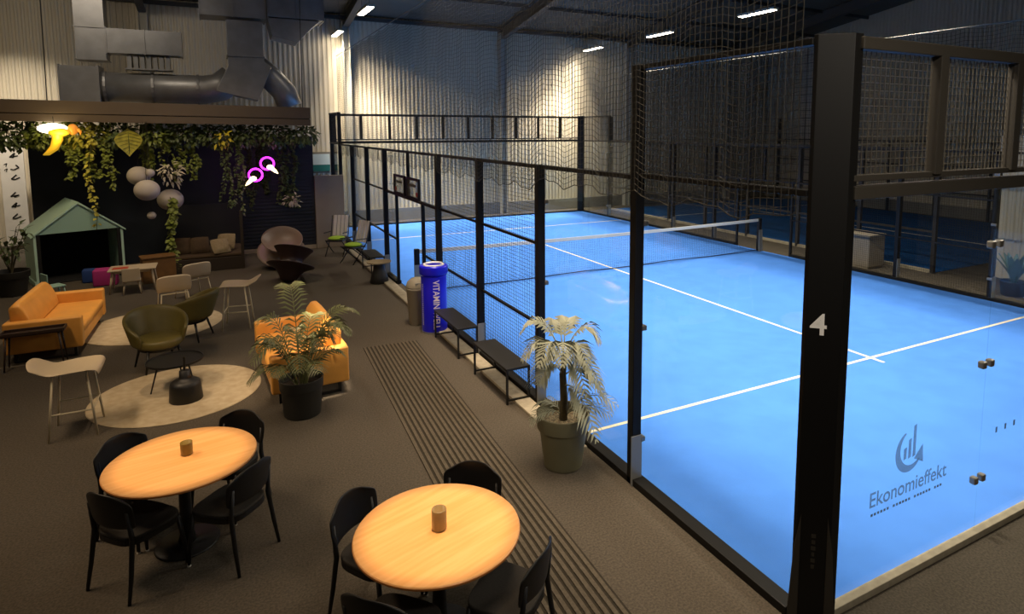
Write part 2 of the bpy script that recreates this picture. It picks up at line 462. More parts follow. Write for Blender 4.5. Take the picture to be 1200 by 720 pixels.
# score boards over the doorway
for i, (y0, y1, lab) in enumerate(((9.02, 9.93, 'small white score sign above the court doorway, the one nearer the camera'), (10.07, 10.95, 'small white score sign above the court doorway, the one farther from the camera'))):
    t = thing('score_sign', lab, 'sign', (-.125, (y0+y1)/2, 2.06), group=None)
    w = (y1-y0)/2
    m = MB().box(-.02,.02,-w,w,0,.045).box(-.02,.02,-w,w,.375,.42).box(-.02,.02,-w,-w+.06,.045,.375).box(-.02,.02,w-.06,w,.045,.375); m.build('frame', frameM, t)
    MB().box(-.006,.006,-w+.06,w-.06,.045,.375).build('board', frosted, t)
    MB().box(-.0075,-.0065,-w+.2,w-.2,.24,.30).build('printed_bar', decal, t)
    MB().box(-.0075,-.0065,-w+.1 if i == 0 else w-.22,-w+.22 if i == 0 else w-.1,.07,.15).build('printed_mark', redM, t)

# draped safety nets
def netting(x, y0, y1, ztop, label, p, r, zlow, sag=.05):
    t = thing('safety_net', label, 'net', (x, (y0+y1)/2, 0)); yc = (y0+y1)/2
    m = MB(); n = int((y1-y0)/p); k = 0
    def top(y): return ztop-sag*abs(math.sin((y-y0)*PI/.9))
    def low(y): return zlow(y)+.035*math.sin(y*7.3)+.02*math.sin(y*17)
    def wob(y, z): return .006*math.sin(y*5+z*3)
    rows = int((ztop-2.7)/p)
    for i in range(n+1):
        y = y0+(y1-y0)*i/n; a, b = low(y), top(y); s = 4
        pts = [(wob(y, a+(b-a)*q/s), y-yc, a+(b-a)*q/s) for q in range(s+1)]
        for u, v in zip(pts, pts[1:]): m.bar(u, v, r)
    step = 2
    for j in range(rows+1):
        for i in range(0, n, step):
            ya = y0+(y1-y0)*i/n; yb = y0+(y1-y0)*min(n, i+step)/n
            za = low(ya)+(top(ya)-low(ya))*j/rows; zb = low(yb)+(top(yb)-low(yb))*j/rows
            m.bar((wob(ya,za)+.003, ya-yc, za), (wob(yb,zb)+.003, yb-yc, zb), r*(2 if j == 0 else 1))
    m.build('netting', netM, t)
    MB().tube([(0, y0-yc, ztop+.02), (0, y1-yc, ztop+.02)], .012, 6).build('cable', cableM, t)
    return t
netting(-.17, .12, 17.5, 5.65, 'tall draped safety net hanging above the lounge side court fence', .06, .0035, lambda y: 2.82 if y < 4 else 2.72-.0*y)
netting(10.2, .4, 17.5, 5.5, 'draped safety net above the fence beside the neighbouring court', .09, .005, lambda y: 3.02)

# ------------------------------------------------------------------ neighbouring court fence (seen through the glass)
t = thing('court_fence', 'dark fence posts and rails of the neighbouring court behind the far glass', 'fence', (11.5, 10, 0))
for y in range(-4, 11, 2):
    MB().box(-.05,.05,y-.045,y+.045,0,3 if -3 < y < 9 else 4).build('post', frameG, t, bevel=.006)
for z in (3, 1.02): MB().box(-.04,.04,-4,10,z-.05,z).build('rail', frameG, t)
MB().box(-.05,.05,-4,10,0,.07).build('base_rail', kerbM, t)
t = thing('court_fence', 'dark fence along the remote long side of the neighbouring court', 'fence', (21.65, 10, 0))
for y in range(-4, 11, 2):
    MB().box(-.05,.05,y-.045,y+.045,0,3 if -3 < y < 9 else 4).build('post', frameM, t, bevel=.006)
for z in (3, 2.04, 1.02): MB().box(-.04,.04,-4,10,z-.05,z).build('rail', frameM, t)

m = MB().box(-.45,.45,-.3,.3,.06,.82).box(-.47,.47,-.32,.32,.82,.86).box(-.42,.42,-.27,.27,0,.06)
cb = thing('cabinet', 'low pale grey cabinet standing beyond the far side fence', 'cabinet', (10.75, 7.4, 0), R(90))
m.build('body', partM, cb, bevel=.01)
MB().box(-.44,-.005,-.318,-.302,.1,.8).build('door', partM, cb, bevel=.004); MB().box(.005,.44,-.318,-.302,.1,.8).build('door', partM, cb, bevel=.004)

# kerb & runner
kb = tag(MB().box(-.36, -.15, 2.75, 16.0, 0, .04).build('kerb', kerbM, bevel=.008), 'long pale concrete kerb along the foot of the court fence', 'kerb')
rn = thing('carpet_runner', 'ribbed dark walkway carpet strip running beside the court', 'carpet', (-1.33, 4.3, .001), R(-2.5))
MB().box(-.42,.42,-6.3,2.8,0,.004).build('backing', runnerD, rn)
m = MB()
for i in range(14): m.box(-.415+i*.06, -.415+i*.06+.034, -6.3, 2.8, .004, .011)
m.build('ribs', runnerM, rn)

# ------------------------------------------------------------------ ceiling lights
def lamp(x, y, z, label):
    t = thing('ceiling_light', label, 'light', (x, y, z), group=None)
    MB().box(-.11,.11,-.7,.7,.0,.07).build('housing', steelW, t, bevel=.01)
    MB().box(-.085,.085,-.66,.66,-.02,-.001).build('diffuser', led, t, bevel=.006)
    m = MB()
    for yy in (-.5,.5): m.tube([(0,yy,.07),(0,yy,ceil_z(y+yy)-z-.02)], .006, 5)
    m.build('suspension_wire', steelG, t)
lamp(10.6, 11.0, 6.82, 'bright tube light over the far court side, nearest of three')
lamp(10.6, 15.6, 6.82, 'bright tube light over the far court side, middle of three')
lamp(10.6, 20.1, 6.82, 'bright tube light over the far court side, last before the back wall')
lamp(.35, 15.6, 6.75, 'glowing tube light at the top edge above the lounge side')
lamp(.35, 20.3, 6.75, 'glowing tube light beside the pale column on the back wall')

# ------------------------------------------------------------------ air ducts
def dbox(mb, x0, x1, y0, y1, z0, z1, ax='x'):
    mb.box(x0, x1, y0, y1, z0, z1)
    a = {'x':(x0,x1),'z':(z0,z1)}[ax]; n = max(1, round((a[1]-a[0])/.9))
    for i in range(n+1):
        c = a[0]+(a[1]-a[0])*i/n
        if ax == 'x': mb.box(c-.015, c+.015, y0-.025, y1+.025, z0-.025, z1+.025)
        else: mb.box(x0-.025, x1+.025, y0-.025, y1+.025, c-.015, c+.015)
def rel(t, mb):
    o = t.location; mb.v = [(a-o.x, b-o.y, c-o.z) for a, b, c in mb.v]; return mb
t = thing('air_duct', 'square metal duct dropping down then branching right, upper left', 'duct', (-6.3, 18.4, 5.35))
m = MB(); dbox(m, -6.65, -6.0, 18.0, 18.7, 5.3, 7.85, 'z'); rel(t, m).build('riser', duct, t)
m = MB(); dbox(m, -5.98, -4.25, 18.0, 18.65, 5.5, 6.15); rel(t, m).build('branch', duct, t)
m = MB()
for i in range(7): m.box(-5.55+i*.15, -5.45+i*.15, 18.1, 18.5, 5.1, 5.47)
m.box(-5.6, -4.5, 18.05, 18.55, 5.08, 5.12); rel(t, m).build('grille', duct, t)
t = thing('air_duct', 'round metal duct lying behind the canopy with box end and angled rise', 'duct', (-4.6, 18.4, 4.2))
m = MB(); dbox(m, -7.05, -6.2, 17.95, 18.85, 4.1, 5.12); rel(t, m).build('plenum_box', duct, t)
m = MB().tube([(-6.2,18.4,4.6),(-3.75,18.4,4.6),(-3.35,18.4,4.68),(-3.0,18.4,4.95)], .41, 20); rel(t, m).build('pipe', duct, t, smooth=True)
for x in (-6.1,-5.0,-3.9): rel(t, MB().tube([(x-.03,18.4,4.6),(x+.03,18.4,4.6)], .435, 20)).build('pipe_clip', duct, t)
m = MB().prism([(-3.45,4.55),(-2.35,4.3),(-1.95,5.3),(-2.15,5.45),(-2.15,6.6),(-3.1,6.6),(-3.1,5.3)], 17.95, 18.75, Matrix(((1,0,0,0),(0,0,1,0),(0,1,0,0),(0,0,0,1))))
m.box(-3.13,-2.12,17.92,18.78,5.55,5.6); rel(t, m).build('elbow', duct, t, bevel=.01)
m = MB().tube([(-2.35,18.4,5.35),(-1.95,18.4,5.0),(-1.6,18.4,4.6),(-1.45,18.4,4.15)], .36, 20); rel(t, m).build('down_pipe', duct, t, smooth=True)
t = thing('air_duct', 'wide rectangular metal duct high above the canopy end', 'duct', (-1.9, 18.4, 6.6))
m = MB(); dbox(m, -3.75, -2.05, 17.9, 18.9, 6.68, 7.8); rel(t, m).build('trunk', duct, t)
m = MB(); dbox(m, -2.0, -.45, 17.8, 18.9, 6.75, 7.8); rel(t, m).build('trunk', duct, t)
m = MB().prism([(-1.9,6.2),(-1.2,6.05),(-.8,6.5),(-.55,6.72),(-2.0,6.72)], 17.85, 18.8, Matrix(((1,0,0,0),(0,0,1,0),(0,1,0,0),(0,0,0,1)))); rel(t, m).build('hopper', duct, t, bevel=.01)

# ------------------------------------------------------------------ canopy
cn = thing('canopy', 'long brown flat canopy hung above the plant filled lounge', 'canopy', (-5.2, 14.5, 3.65), rot=(0, R(.75), 0))
MB().box(-4.4, 3.85, 0, .06, .12, .40).build('fascia', canopyM, cn, bevel=.004)
MB().box(-4.4, 3.85, .025, .08, -.06, .105).build('fascia', canopyM, cn, bevel=.004)
MB().box(-4.38, 3.83, .08, 1.85, .0, .36).build('roof_slab', darkwall, cn)
for x in (-1.55, 3.7): MB().tube([(x, .3, .36), (x, .3, 4.6)], .012, 6).build('hanger_rod', steelG, cn)
# writing board at the left back
t = thing('sign_board', 'tall narrow white board with black brush writing at the left back', 'sign', (-8.68, 20.3, 0))
MB().box(-.27,.27,-.02,.02,.12,3.25).build('board', boardM, t, bevel=.004)
m = MB()
def stroke(pts, w):
    for a, b in zip(pts, pts[1:]): m.bar((a[0],-.024,a[1]), (b[0],-.024,b[1]), w, .006, up=(0,1,0))
for i, z in enumerate((2.72,2.38,2.1,1.6,1.3,.98)):
    x = .05 if i < 3 else -.0
    q = [(x-.09,z-.06),(x+.03,z+.06),(x+.1,z-.02),(x-.02,z-.08)]
    rnd.shuffle(q); stroke(q, .035)
for z in (2.45, 2.3): stroke([(-.18,z),(-.11,z+.04),(-.14,z-.05)], .02)
m.build('brush_writing', ink, t)

# ------------------------------------------------------------------ dining tables
def dining_table(x, y, label, rz):
    t = thing('dining_table', label, 'table', (x, y, 0), rz)
    MB().lathe([(.0,.715),(.53,.715),(.545,.722),(.55,.73),(.55,.738),(.545,.743),(0,.743)], 64).build('tabletop', oak, t)
    MB().lathe([(.551,.722),(.5525,.724),(.5525,.735),(.551,.737)], 64).build('edge_band', oakedge, t)
    MB().lathe([(.0,.0),(.23,.0),(.24,.008),(.23,.018),(.06,.03),(.05,.05)], 40).build('foot', black, t, smooth=True)
    MB().lathe([(.07,.02),(.055,.1),(.045,.3),(.045,.62),(.055,.69),(.1,.713),(0,.714)], 24).build('column', black, t, smooth=True)
    return t
TA = (-3.87, 3.01); TB = (-2.31, 1.13)
dining_table(*TA, 'round oak topped table with black pedestal, the left one', R(-78))
dining_table(*TB, 'round oak topped table with black pedestal, the brightly lit one in front', R(-72))

def dining_chair(x, y, rz, label):
    """faces +y in local space"""
    t = thing('dining_chair', label, 'chair', (x, y, 0), rz, group=None)
    # seat: rounded trapezoid
    poly = []
    for i in range(40):
        a = 2*PI*i/40; c, s = math.cos(a), math.sin(a)
        rx = .225*abs(c)**.55*(1 if c >= 0 else -1); ry = .215*abs(s)**.55*(1 if s >= 0 else -1)
        poly.append((rx*(1+.10*(ry/.215)), ry))
    MB().prism(poly, .435, .462).build('seat', chairSeat, t, bevel=.008)
    m = MB()
    for q in range(len(poly)):
        a = poly[q]; b = poly[(q+1)%len(poly)]; m.bar((a[0]*.95,a[1]*.95,.415),(b[0]*.95,b[1]*.95,.415), .02, .04)
    m.build('seat_frame', chairB, t)
    for sx in (-1, 1):
        MB().tube([(sx*.2,.17,.43),(sx*.215,.2,.2),(sx*.225,.215,0)], [.018,.016,.012], 10).build('leg', chairB, t, smooth=True)
        MB().tube([(sx*.195,-.215,.68),(sx*.197,-.19,.46),(sx*.21,-.225,.2),(sx*.22,-.26,0)], [.014,.019,.017,.012], 10).build('leg', chairB, t, smooth=True)
        MB().lathe([(.0,.0),(.014,.0),(.014,.012),(0,.012)], 10, Matrix.Translation((sx*.225,.215,.0))).build('foot_glide', boardM, t)
    rows = []
    for j in range(9):
        v = j/8; z = .535+v*.28
        w = .24*(1-.10*(1-min(1, v*2.6))**2) if v < .5 else .24*math.sqrt(max(.0, 1-((v-.5)/.5)**4*.5))
        row = []
        for i in range(13):
            u = -1+2*i/12
            zz = z-(.055*abs(u)**3 if v > .6 else 0)*(v-.6)/.4 + (.03*(1-abs(u))*0)
            row.append((u*w, -.235-.035*v+.06*u*u, zz))
        rows.append(row)
    MB().sheet(rows).build('backrest', chairB, t, smooth=True, solid=.016, sub=1)
    return t
c0 = dining_chair(0, 0, 0, '')
def place(first, cx, cy, ang, dist, label):
    """ang: direction from table centre to the chair (deg)"""
    a = R(ang); x = cx+dist*math.cos(a); y = cy+dist*math.sin(a)
    rz = math.atan2(cy-y, cx-x)-PI/2
    if first: c0.location = (x, y, 0); c0.rotation_euler = (0,0,rz); c0['label'] = label
    else: dup(c0, (x, y, 0), rz, label)
place(True, *TA, 222, .40, 'black chair at the left oak table, its back to the lower left')
place(False, *TA, 134, .48, 'black chair at the left oak table, on the left side towards the round rug')
place(False, *TA, 316, .46, 'black chair at the left oak table, on the near right side')
place(False, *TA, 50, .50, 'black chair at the left oak table, on the far right by the dark potted palm')
place(False, *TB, 128, .52, 'black chair at the brighter oak table, on the left beside the other table')
place(False, *TB, 50, .50, 'black chair at the brighter oak table, farthest one with rounded back over the tabletop')
place(False, *TB, 310, .52, 'black chair at the brighter oak table, on the right beside the ribbed walkway')
place(False, *TB, 222, .50, 'black chair at the brighter oak table, lowest one cut off by the photo edge')

t = thing('candle_holder', 'small olive glass candle holder on the left oak table', 'candle holder', (-3.84, 3.06, .743))
MB().lathe([(0,0),(.038,0),(.044,.008),(.046,.10),(.046,.106),(.04,.106),(.038,.02),(0,.018)], 24).build('glass', cup, t, smooth=True)
MB().lathe([(0,.02),(.036,.02),(.036,.06),(0,.062)], 20).build('candle', wax, t)
t = thing('candle_holder', 'smoked glass candle holder on the brightly lit oak table', 'candle holder', (-2.3, 1.13, .743))
MB().lathe([(0,0),(.044,0),(.05,.01),(.05,.135),(.048,.142),(.042,.142),(.04,.02),(0,.018)], 28).build('glass', cup2, t, smooth=True)
MB().lathe([(0,.02),(.038,.02),(.038,.08),(0,.082)], 20).build('candle', wax, t)

# ------------------------------------------------------------------ sofas
def sofa(x, y, rz, L, label):
    """faces +x locally, length along y"""
    t = thing('sofa', label, 'sofa', (x, y, 0), rz); h = L/2; t.scale = (.92, 1, 1)
    MB().box(-.5,.48,-h+.16,h-.16,.16,.34).build('base', orange, t, bevel=.02, seg=3)
    MB().box(-.3,.50,-h+.165,h-.165,.34,.45).build('seat_cushion', orange, t, bevel=.04, seg=4)
    for s in (-1, 1):
        MB().box(-.52,.50,min(s*h,s*(h-.16)),max(s*h,s*(h-.16)),.15,.62).build('armrest', orange, t, bevel=.03, seg=4)
    MB().box(-.54,-.40,-h+.165,h-.165,.16,.60).build('back_frame', orange, t, bevel=.03, seg=3)
    m = MB(); rows = []
    prof = [(-.40,.42),(-.26,.43),(-.17,.46),(-.20,.62),(-.27,.78),(-.34,.86),(-.42,.86),(-.48,.80),(-.47,.60)]
    for yy, s in ((-h+.17,.86),(-h+.22,.97),(-h+.4,1),(h-.4,1),(h-.22,.97),(h-.17,.86)):
        rows.append([(-.33+(a+.33)*s, yy, .62+(b-.62)*s) for a, b in prof])
    m.sheet(rows, close=True); o = len(m.v); n = len(prof)
    m.f.append(list(range(n))); m.f.append(list(range(o-n, o)))
    m.build('back_cushion', orange, t, smooth=True, bevel=.02)
    for s in (-1, 1):
        MB().box(-.42,.40,s*(h-.1)-.02,s*(h-.1)+.02,.0,.025).box(-.42,-.38,s*(h-.1)-.02,s*(h-.1)+.02,.0,.16).box(.36,.40,s*(h-.1)-.02,s*(h-.1)+.02,.0,.16).build('sled_leg', black, t)
    return t
sofa(-5.88, 9.78, R(-1), 2.0, 'orange leather sofa at far left facing the round rug')
sofa(-2.64, 6.4, R(183), 1.85, 'orange leather sofa half hidden behind the dark potted palm')
# walnut tray table
t = thing('side_table', 'narrow dark wood side table against the arm of the left sofa', 'table', (-5.97, 8.60, 0), R(0))
MB().box(-.36,.36,-.12,.12,.49,.515).build('tabletop', tray, t, bevel=.01)
m = MB()
for a, b in (((-.36,-.12),(.36,-.12)),((.36,-.12),(.36,.12)),((.36,.12),(-.36,.12)),((-.36,.12),(-.36,-.12))): m.bar((*a,.53),(*b,.53), .02, .045)
m.build('rim', tray, t, bevel=.004)
for sx in (-1, 1):
    for sy in (-1, 1): MB().tube([(sx*.3,sy*.09,.49),(sx*.34,sy*.12,0)], [.016,.01], 8).build('leg', tray, t, smooth=True)

# ------------------------------------------------------------------ olive armchairs (face +y local)
def armchair(x, y, rz, label):
    t = thing('armchair', label, 'armchair', (x, y, 0), rz)
    rows = []; N = 25
    for j in range(6):
        v = j/5; row = []
        for i in range(N):
            u = -1+2*i/(N-1); a = u*R(128)-PI/2
            back = max(0, math.cos(u*PI/2))**.8
            top = .56+.27*back
            z = .36+(top-.36)*v
            rr = .295+.065*v+.03*back*v
            fx, fy = rr*math.cos(a)*1.03, rr*math.sin(a)*1.0
            row.append((fx, fy-.02-.06*v*back, z))
        rows.append(row)
    MB().sheet(rows).build('shell', olive, t, smooth=True, solid=.055, sub=1)
    poly = [(.30*math.cos(2*PI*i/32)*1.0, .30*math.sin(2*PI*i/32)*(1.1 if i < 16 else 1)) for i in range(32)]
    MB().prism(poly, .33, .455).build('seat_cushion', olive, t, bevel=.045, seg=4)
    MB().prism([(a*.85,b*.85) for a, b in poly], .29, .335).build('underframe', black, t, bevel=.01)
    for sx in (-1, 1):
        for sy in (-1, 1): MB().tube([(sx*.19,sy*.19,.31),(sx*.25,sy*.26,0)], [.02,.013], 10).build('leg', black, t, smooth=True)
    return t
a1 = armchair(-4.38, 7.72, R(200), 'olive leather armchair facing the low black table on the front rug')
dup(a1, (-4.05, 8.95, 0), R(66), 'dark olive armchair turned away on the edge of the back rug')

# ------------------------------------------------------------------ rugs and low tables
tag(MB().lathe([(0,.0),(.97,.0),(.98,.006),(.97,.012),(0,.012)], 72, Matrix.Translation((-4.1,6.52,.001))).build('round_rug', rugM), 'round beige rug in front with the low black tables on it', 'rug')
tag(MB().lathe([(0,.0),(1.06,.0),(1.07,.006),(1.06,.012),(0,.012)], 72, Matrix.Translation((-4.63,10.05,.001))).build('round_rug', rugM), 'round beige rug behind the olive armchairs beside the left sofa', 'rug')
t = thing('coffee_table', 'low round black tray table on thin legs on the front rug', 'table', (-4.13, 6.72, .013))
MB().lathe([(0,.36),(.32,.36),(.335,.365),(.335,.39),(.325,.39),(.322,.372),(0,.372)], 48).build('tray_top', black, t)
for i in range(3):
    a = R(200+120*i); MB().tube([(.2*math.cos(a),.2*math.sin(a),.36),(.3*math.cos(a),.3*math.sin(a),0)], [.011,.008], 8).build('leg', black, t, smooth=True)
t = thing('floor_vase', 'black bell shaped stand with narrow neck in front of the tray table', 'stand', (-4.0, 6.22, .013))
MB().lathe([(0,0),(.185,0),(.19,.01),(.175,.2),(.165,.235),(.13,.26),(.075,.275),(.065,.30),(.06,.38),(.05,.385),(0,.385)], 36).build('body', black, t, smooth=True)
MB().tube([(0,0,.38),(.005,0,.56)], .014, 8).build('spout', black, t)

# ------------------------------------------------------------------ cream bar stools and shell chairs (face +y)
def shell_seat(parent, zs, back, w=.23, flare=.02, low=False):
    prof = [(.27,-.07),(.26,-.014),(.19,.0),(0,-.008),(-.15,.0),(-.24,.03),(-.33,.09),(-.40,back)] if low else [(.225,-.055),(.215,-.012),(.16,.0),(0,-.008),(-.12,.0),(-.19,.03),(-.235,.10),(-.255,back)]
    rows = []
    for y, z in prof:
        row = []
        for i in range(13):
            u = -1+2*i/12; hb = max(0, min(1, (-y-.1)/.15))
            row.append((u*(w+flare*hb), y+.05*u*u*hb, zs+z+.018*u*u*(1-hb)-(.05*abs(u)**4)*hb))
        rows.append(row)
    return MB().sheet(rows).build('seat_shell', cream, parent, smooth=True, solid=.014, sub=1)
def bar_stool(x, y, rz, label):
    t = thing('bar_stool', label, 'stool', (x, y, 0), rz)
    shell_seat(t, .755, .125, .27, -.04, True)
    for sx in (-1, 1):
        for sy in (-1, 1): MB().tube([(sx*.19,sy*.15,.745),(sx*.235,sy*.22,0)], .012, 8).build('leg', creamleg, t, smooth=True)
        MB().tube([(sx*.217,-.192,.3),(sx*.217,.192,.3)], .009, 8).build('footrest', creamleg, t)
    MB().tube([(-.217,.192,.3),(.217,.192,.3)], .009, 8).build('footrest', creamleg, t)
    return t
s0 = bar_stool(-5.06, 5.88, R(-90), 'cream bar stool at far left between the sofa and the front rug')
dup(s0, (-3.32, 9.32, 0), R(80), 'cream bar stool with curled back right of the dark armchair')
def shell_chair(x, y, rz, label):
    t = thing('shell_chair', label, 'chair', (x, y, 0), rz)
    shell_seat(t, .43, .34, .24, .05)
    m = MB()
    for sx in (-1, 1):
        MB().tube([(sx*.21,.2,.42),(sx*.25,.22,0)], .012, 8).build('leg', creamleg, t, smooth=True)
        MB().tube([(sx*.21,-.2,.42),(sx*.25,-.27,0)], .012, 8).build('leg', creamleg, t, smooth=True)
    MB().tube([(-.21,-.2,.41),(.21,-.2,.41)], .012, 8).build('cross_bar', creamleg, t)
    MB().tube([(-.21,.2,.41),(.21,.2,.41)], .012, 8).build('cross_bar', creamleg, t)
    return t
q0 = shell_chair(-4.36, 10.8, R(10), 'cream low shell chair seen from behind beyond the back rug')
dup(q0, (-4.08, 11.85, 0), R(28), 'cream low shell chair standing just behind its twin by the hanging vine')

# ------------------------------------------------------------------ children's corner
t = thing('playhouse', 'mint green toy playhouse with pitched roof and dark open front', 'playhouse', (-6.35, 14.75, 0), R(19.4))
hw = .83; ev = 1.14; ap = 1.82; dp = 1.25
MB().box(-hw,-hw+.05,0,dp,0,ev).build('side_panel', mint, t, bevel=.004)
MB().box(hw-.05,hw,0,dp,0,ev).build('side_panel', mint, t, bevel=.004)
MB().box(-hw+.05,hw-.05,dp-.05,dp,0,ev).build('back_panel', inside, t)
XZ = Matrix(((1,0,0,0),(0,0,1,0),(0,1,0,0),(0,0,0,1)))
MB().prism([(-hw,ev),(hw,ev),(0,ap-.03)], .0, .05, XZ).build('gable', mintd, t)
MB().prism([(-hw,ev),(hw,ev),(0,ap-.03)], dp-.05, dp, XZ).build('gable', mintd, t)
for s in (-1, 1):
    MB().prism([(0,ap),(s*(hw+.05),ev-.03),(s*(hw+.05),ev-.07),(0,ap-.045)], -.04, dp+.04, XZ).build('roof_panel', mint, t)
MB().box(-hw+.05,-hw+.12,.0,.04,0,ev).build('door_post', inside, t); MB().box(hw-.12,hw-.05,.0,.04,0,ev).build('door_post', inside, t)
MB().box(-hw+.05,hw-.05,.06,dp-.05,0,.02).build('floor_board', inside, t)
MB().box(-hw-.03,-hw,-.02,dp,0,.1).build('skirting', mint, t)
tag(MB().box(-.22,.22,-.18,.18,0,.36).build('storage_box', pink, bevel=.03, seg=3), 'pink fabric storage box beside the playhouse opening', 'box').location = (-5.83, 14.05, 0)
tag(MB().box(-.12,.12,-.12,.12,0,.30).build('storage_box', bluefab, bevel=.03, seg=3), 'blue fabric box at the playhouse opening, left of the pink box', 'box').location = (-6.2, 14.5, .0)
t = thing('crate', 'brown wooden crate under the climbing vine by the small table', 'crate', (-4.82, 13.9, 0), R(12))
MB().box(-.32,.32,-.2,.2,.0,.56).build('body', brownbox, t, bevel=.006); MB().box(-.34,.34,-.22,.22,.56,.59).build('lid', brownbox, t, bevel=.006)
t = thing('kids_table', 'low white childrens table with splayed legs before the playhouse', 'table', (-5.22, 13.2, 0), R(0))
MB().box(-.43,.43,-.3,.3,.47,.50).build('tabletop', cream, t, bevel=.01)
MB().box(-.33,.33,-.2,.2,.41,.468).build('apron', cream, t)
for sx in (-1, 1):
    for sy in (-1, 1): MB().tube([(sx*.35,sy*.22,.46),(sx*.41,sy*.28,0)], [.025,.016], 8).build('leg', cream, t, smooth=True)
tag(MB().box(-.14,.14,-.1,.1,0,.008).build('paper_sheet', redM), 'red coloured paper lying on the white childrens table', 'paper').location = (-5.44, 13.15, .5)
def kids_chair(x, y, rz, label, m_):
    t = thing('kids_chair', label, 'chair', (x, y, 0), rz)
    MB().box(-.16,.16,-.15,.15,.27,.30).build('seat', m_, t, bevel=.012)
    MB().box(-.16,.16,-.17,-.145,.285,.56).build('backrest', m_, t, bevel=.012)
    for sx in (-1, 1):
        for sy in (-1, 1): MB().tube([(sx*.12,sy*.11,.27),(sx*.16,sy*.16,0)], [.018,.012], 8).build('leg', m_, t, smooth=True)
    return t
kids_chair(-5.22, 12.85, R(3), 'small cream childrens chair with its back to us at the low table', cream)
kids_chair(-6.55, 13.0, R(-60), 'small pale green childrens chair peeping out behind the left sofa', mintd)

# nook with cushions
t = thing('daybed', 'dark recessed daybed nook with a timber post right of the playhouse', 'daybed', (-3.85, 15.1, 0))
MB().box(-.8,.8,-.65,.9,.0,.32).build('platform', darkwood, t, bevel=.01)
MB().box(-.8,.8,.86,.93,.32,1.5).build('back_panel', darkwall, t)
MB().box(.745,.815,-.68,-.61,0,1.45).build('post', darkwood, t, bevel=.005)
MB().box(-.78,.78,-.62,.86,.32,.40).build('mattress', cushb, t, bevel=.03, seg=3)
def cushion(x, y, z, rot, m_, label, s=.42):
    t = MB(); n = 9; 
    for side in (1, -1):
        rows = []
        for i in range(n):
            row = []
            for j in range(n):
                u = -1+2*i/(n-1); v = -1+2*j/(n-1); w = (1-u**4)*(1-v**4)
                row.append((u*s/2*(1-.06*v*v), v*s/2*(1-.06*u*u), side*.075*w**.6))
            rows.append(row)
        t.sheet(rows)
    o = t.build('cushion', m_, smooth=True); o.location = (x, y, z); o.rotation_euler = [R(a) for a in rot]
    tag(o, label, 'cushion'); return o
cushion(-3.42, 14.95, .63, (62,0,-15), cush, 'beige cushion leaning at the right end of the daybed nook')
cushion(-3.55, 14.62, .58, (50,0,20), cush, 'beige cushion in front of the others in the daybed nook')
cushion(-4.0, 14.85, .60, (65,0,5), cushb, 'brown cushion in the middle of the daybed nook')
cushion(-4.4, 14.9, .60, (65,0,-5), cushb, 'brown cushion at the left end of the daybed nook')

# spinning chairs
def spun(m_, label, loc, rot, s=1):
    t = thing('spinning_chair', label, 'chair', loc, rot=[R(a) for a in rot])
    prof = [(0,0),(.09,.0),(.15,.03),(.21,.14),(.30,.25),(.43,.31),(.475,.335),(.475,.35),(.42,.35),(.31,.345),(.24,.38),(.22,.43),(.25,.50),(.32,.60),(.385,.69),(.395,.70),(.385,.705)]
    bowl = [(.375,.70),(.32,.63),(.24,.56),(.14,.52),(.0,.51)]
    MB().lathe([(r*s, z*s) for r, z in prof], 48, cap=False).build('body', m_, t, smooth=True)
    MB().lathe([(r*s, z*s) for r, z in [(.385,.705)]+bowl], 48, cap=False).build('bowl', m_, t, smooth=True)
    return t
spun(spunM, 'dark brown spinning top chair lying tilted on the open floor', (-2.25, 12.3, .03), (-20, 15, 0), 1.08)
spun(spunL, 'taupe spinning top chair tilted with its open bowl towards us', (-2.2, 14.35, .06), (34, 0, 0), 1.2)

# ------------------------------------------------------------------ plants
def leaf(mb, p, d, n, L, W, droop=.25):
    """oval folded leaf from p along d, n = up normal"""
    d = Vector(d).normalized(); n = Vector(n); s = d.cross(n)
    if s.length < 1e-4: s = Vector((1,0,0))
    s.normalize(); n = s.cross(d).normalized(); p = Vector(p)
    a = p; b = p+d*L*.4+n*L*.05; c = p+d*L-n*L*droop
    vs = [a, b+s*W*.5, p+d*L*.75+s*W*.33-n*L*droop*.5, c, p+d*L*.75-s*W*.33-n*L*droop*.5, b-s*W*.5, b-n*W*.12]
    mb.add(vs, [(0,1,6),(1,2,6),(2,3,6),(3,4,6),(4,5,6),(5,0,6)]); mb.raw = True
def rv(): return Vector((rnd.uniform(-1,1), rnd.uniform(-1,1), rnd.uniform(-1,1)))

def frond(base, az, L, rise, fall, nl, ll, m_, parent, lw=.016, r0=.008):
    """arching pinnate frond"""
    pts = []; K = 14
    for i in range(K+1):
        s = i/K; hd = L*(.15*s+.85*s**1.15)*.9; z = rise*math.sin(min(1, s*1.1)*PI*.55)-fall*s**2.4
        pts.append(Vector(base)+Vector((math.cos(az)*hd, math.sin(az)*hd, z)))
    mb = MB().tube(pts, [r0*(1-.75*i/K) for i in range(K+1)], 5)
    for i in range(nl):
        s = .28+.72*i/(nl-1); f = s*K; i0 = min(K-1, int(f)); p = pts[i0].lerp(pts[i0+1], f-i0)
        d = (pts[i0+1]-pts[i0]).normalized(); side = d.cross(Vector((0,0,1))).normalized()
        l = ll*(math.sin(PI*min(1, .18+.8*(s-.28)/.72))**.7)*rnd.uniform(.85,1.1)
        for sg in (-1, 1):
            dd = (side*sg*.8+d*.65+Vector((0,0,.15))).normalized()
            up = dd.cross(d).normalized()*lw
            a = p; b = p+dd*l*.5+Vector((0,0,-l*.08)); c = p+dd*l*.95+Vector((0,0,-l*.42))
            wv = d*lw*.5
            mb.add([a-wv*.4, a+wv*.4, b+wv, b-wv, c], [(0,1,2,3),(3,2,4)])
    mb.raw = True
    return mb.build('frond', m_, parent)

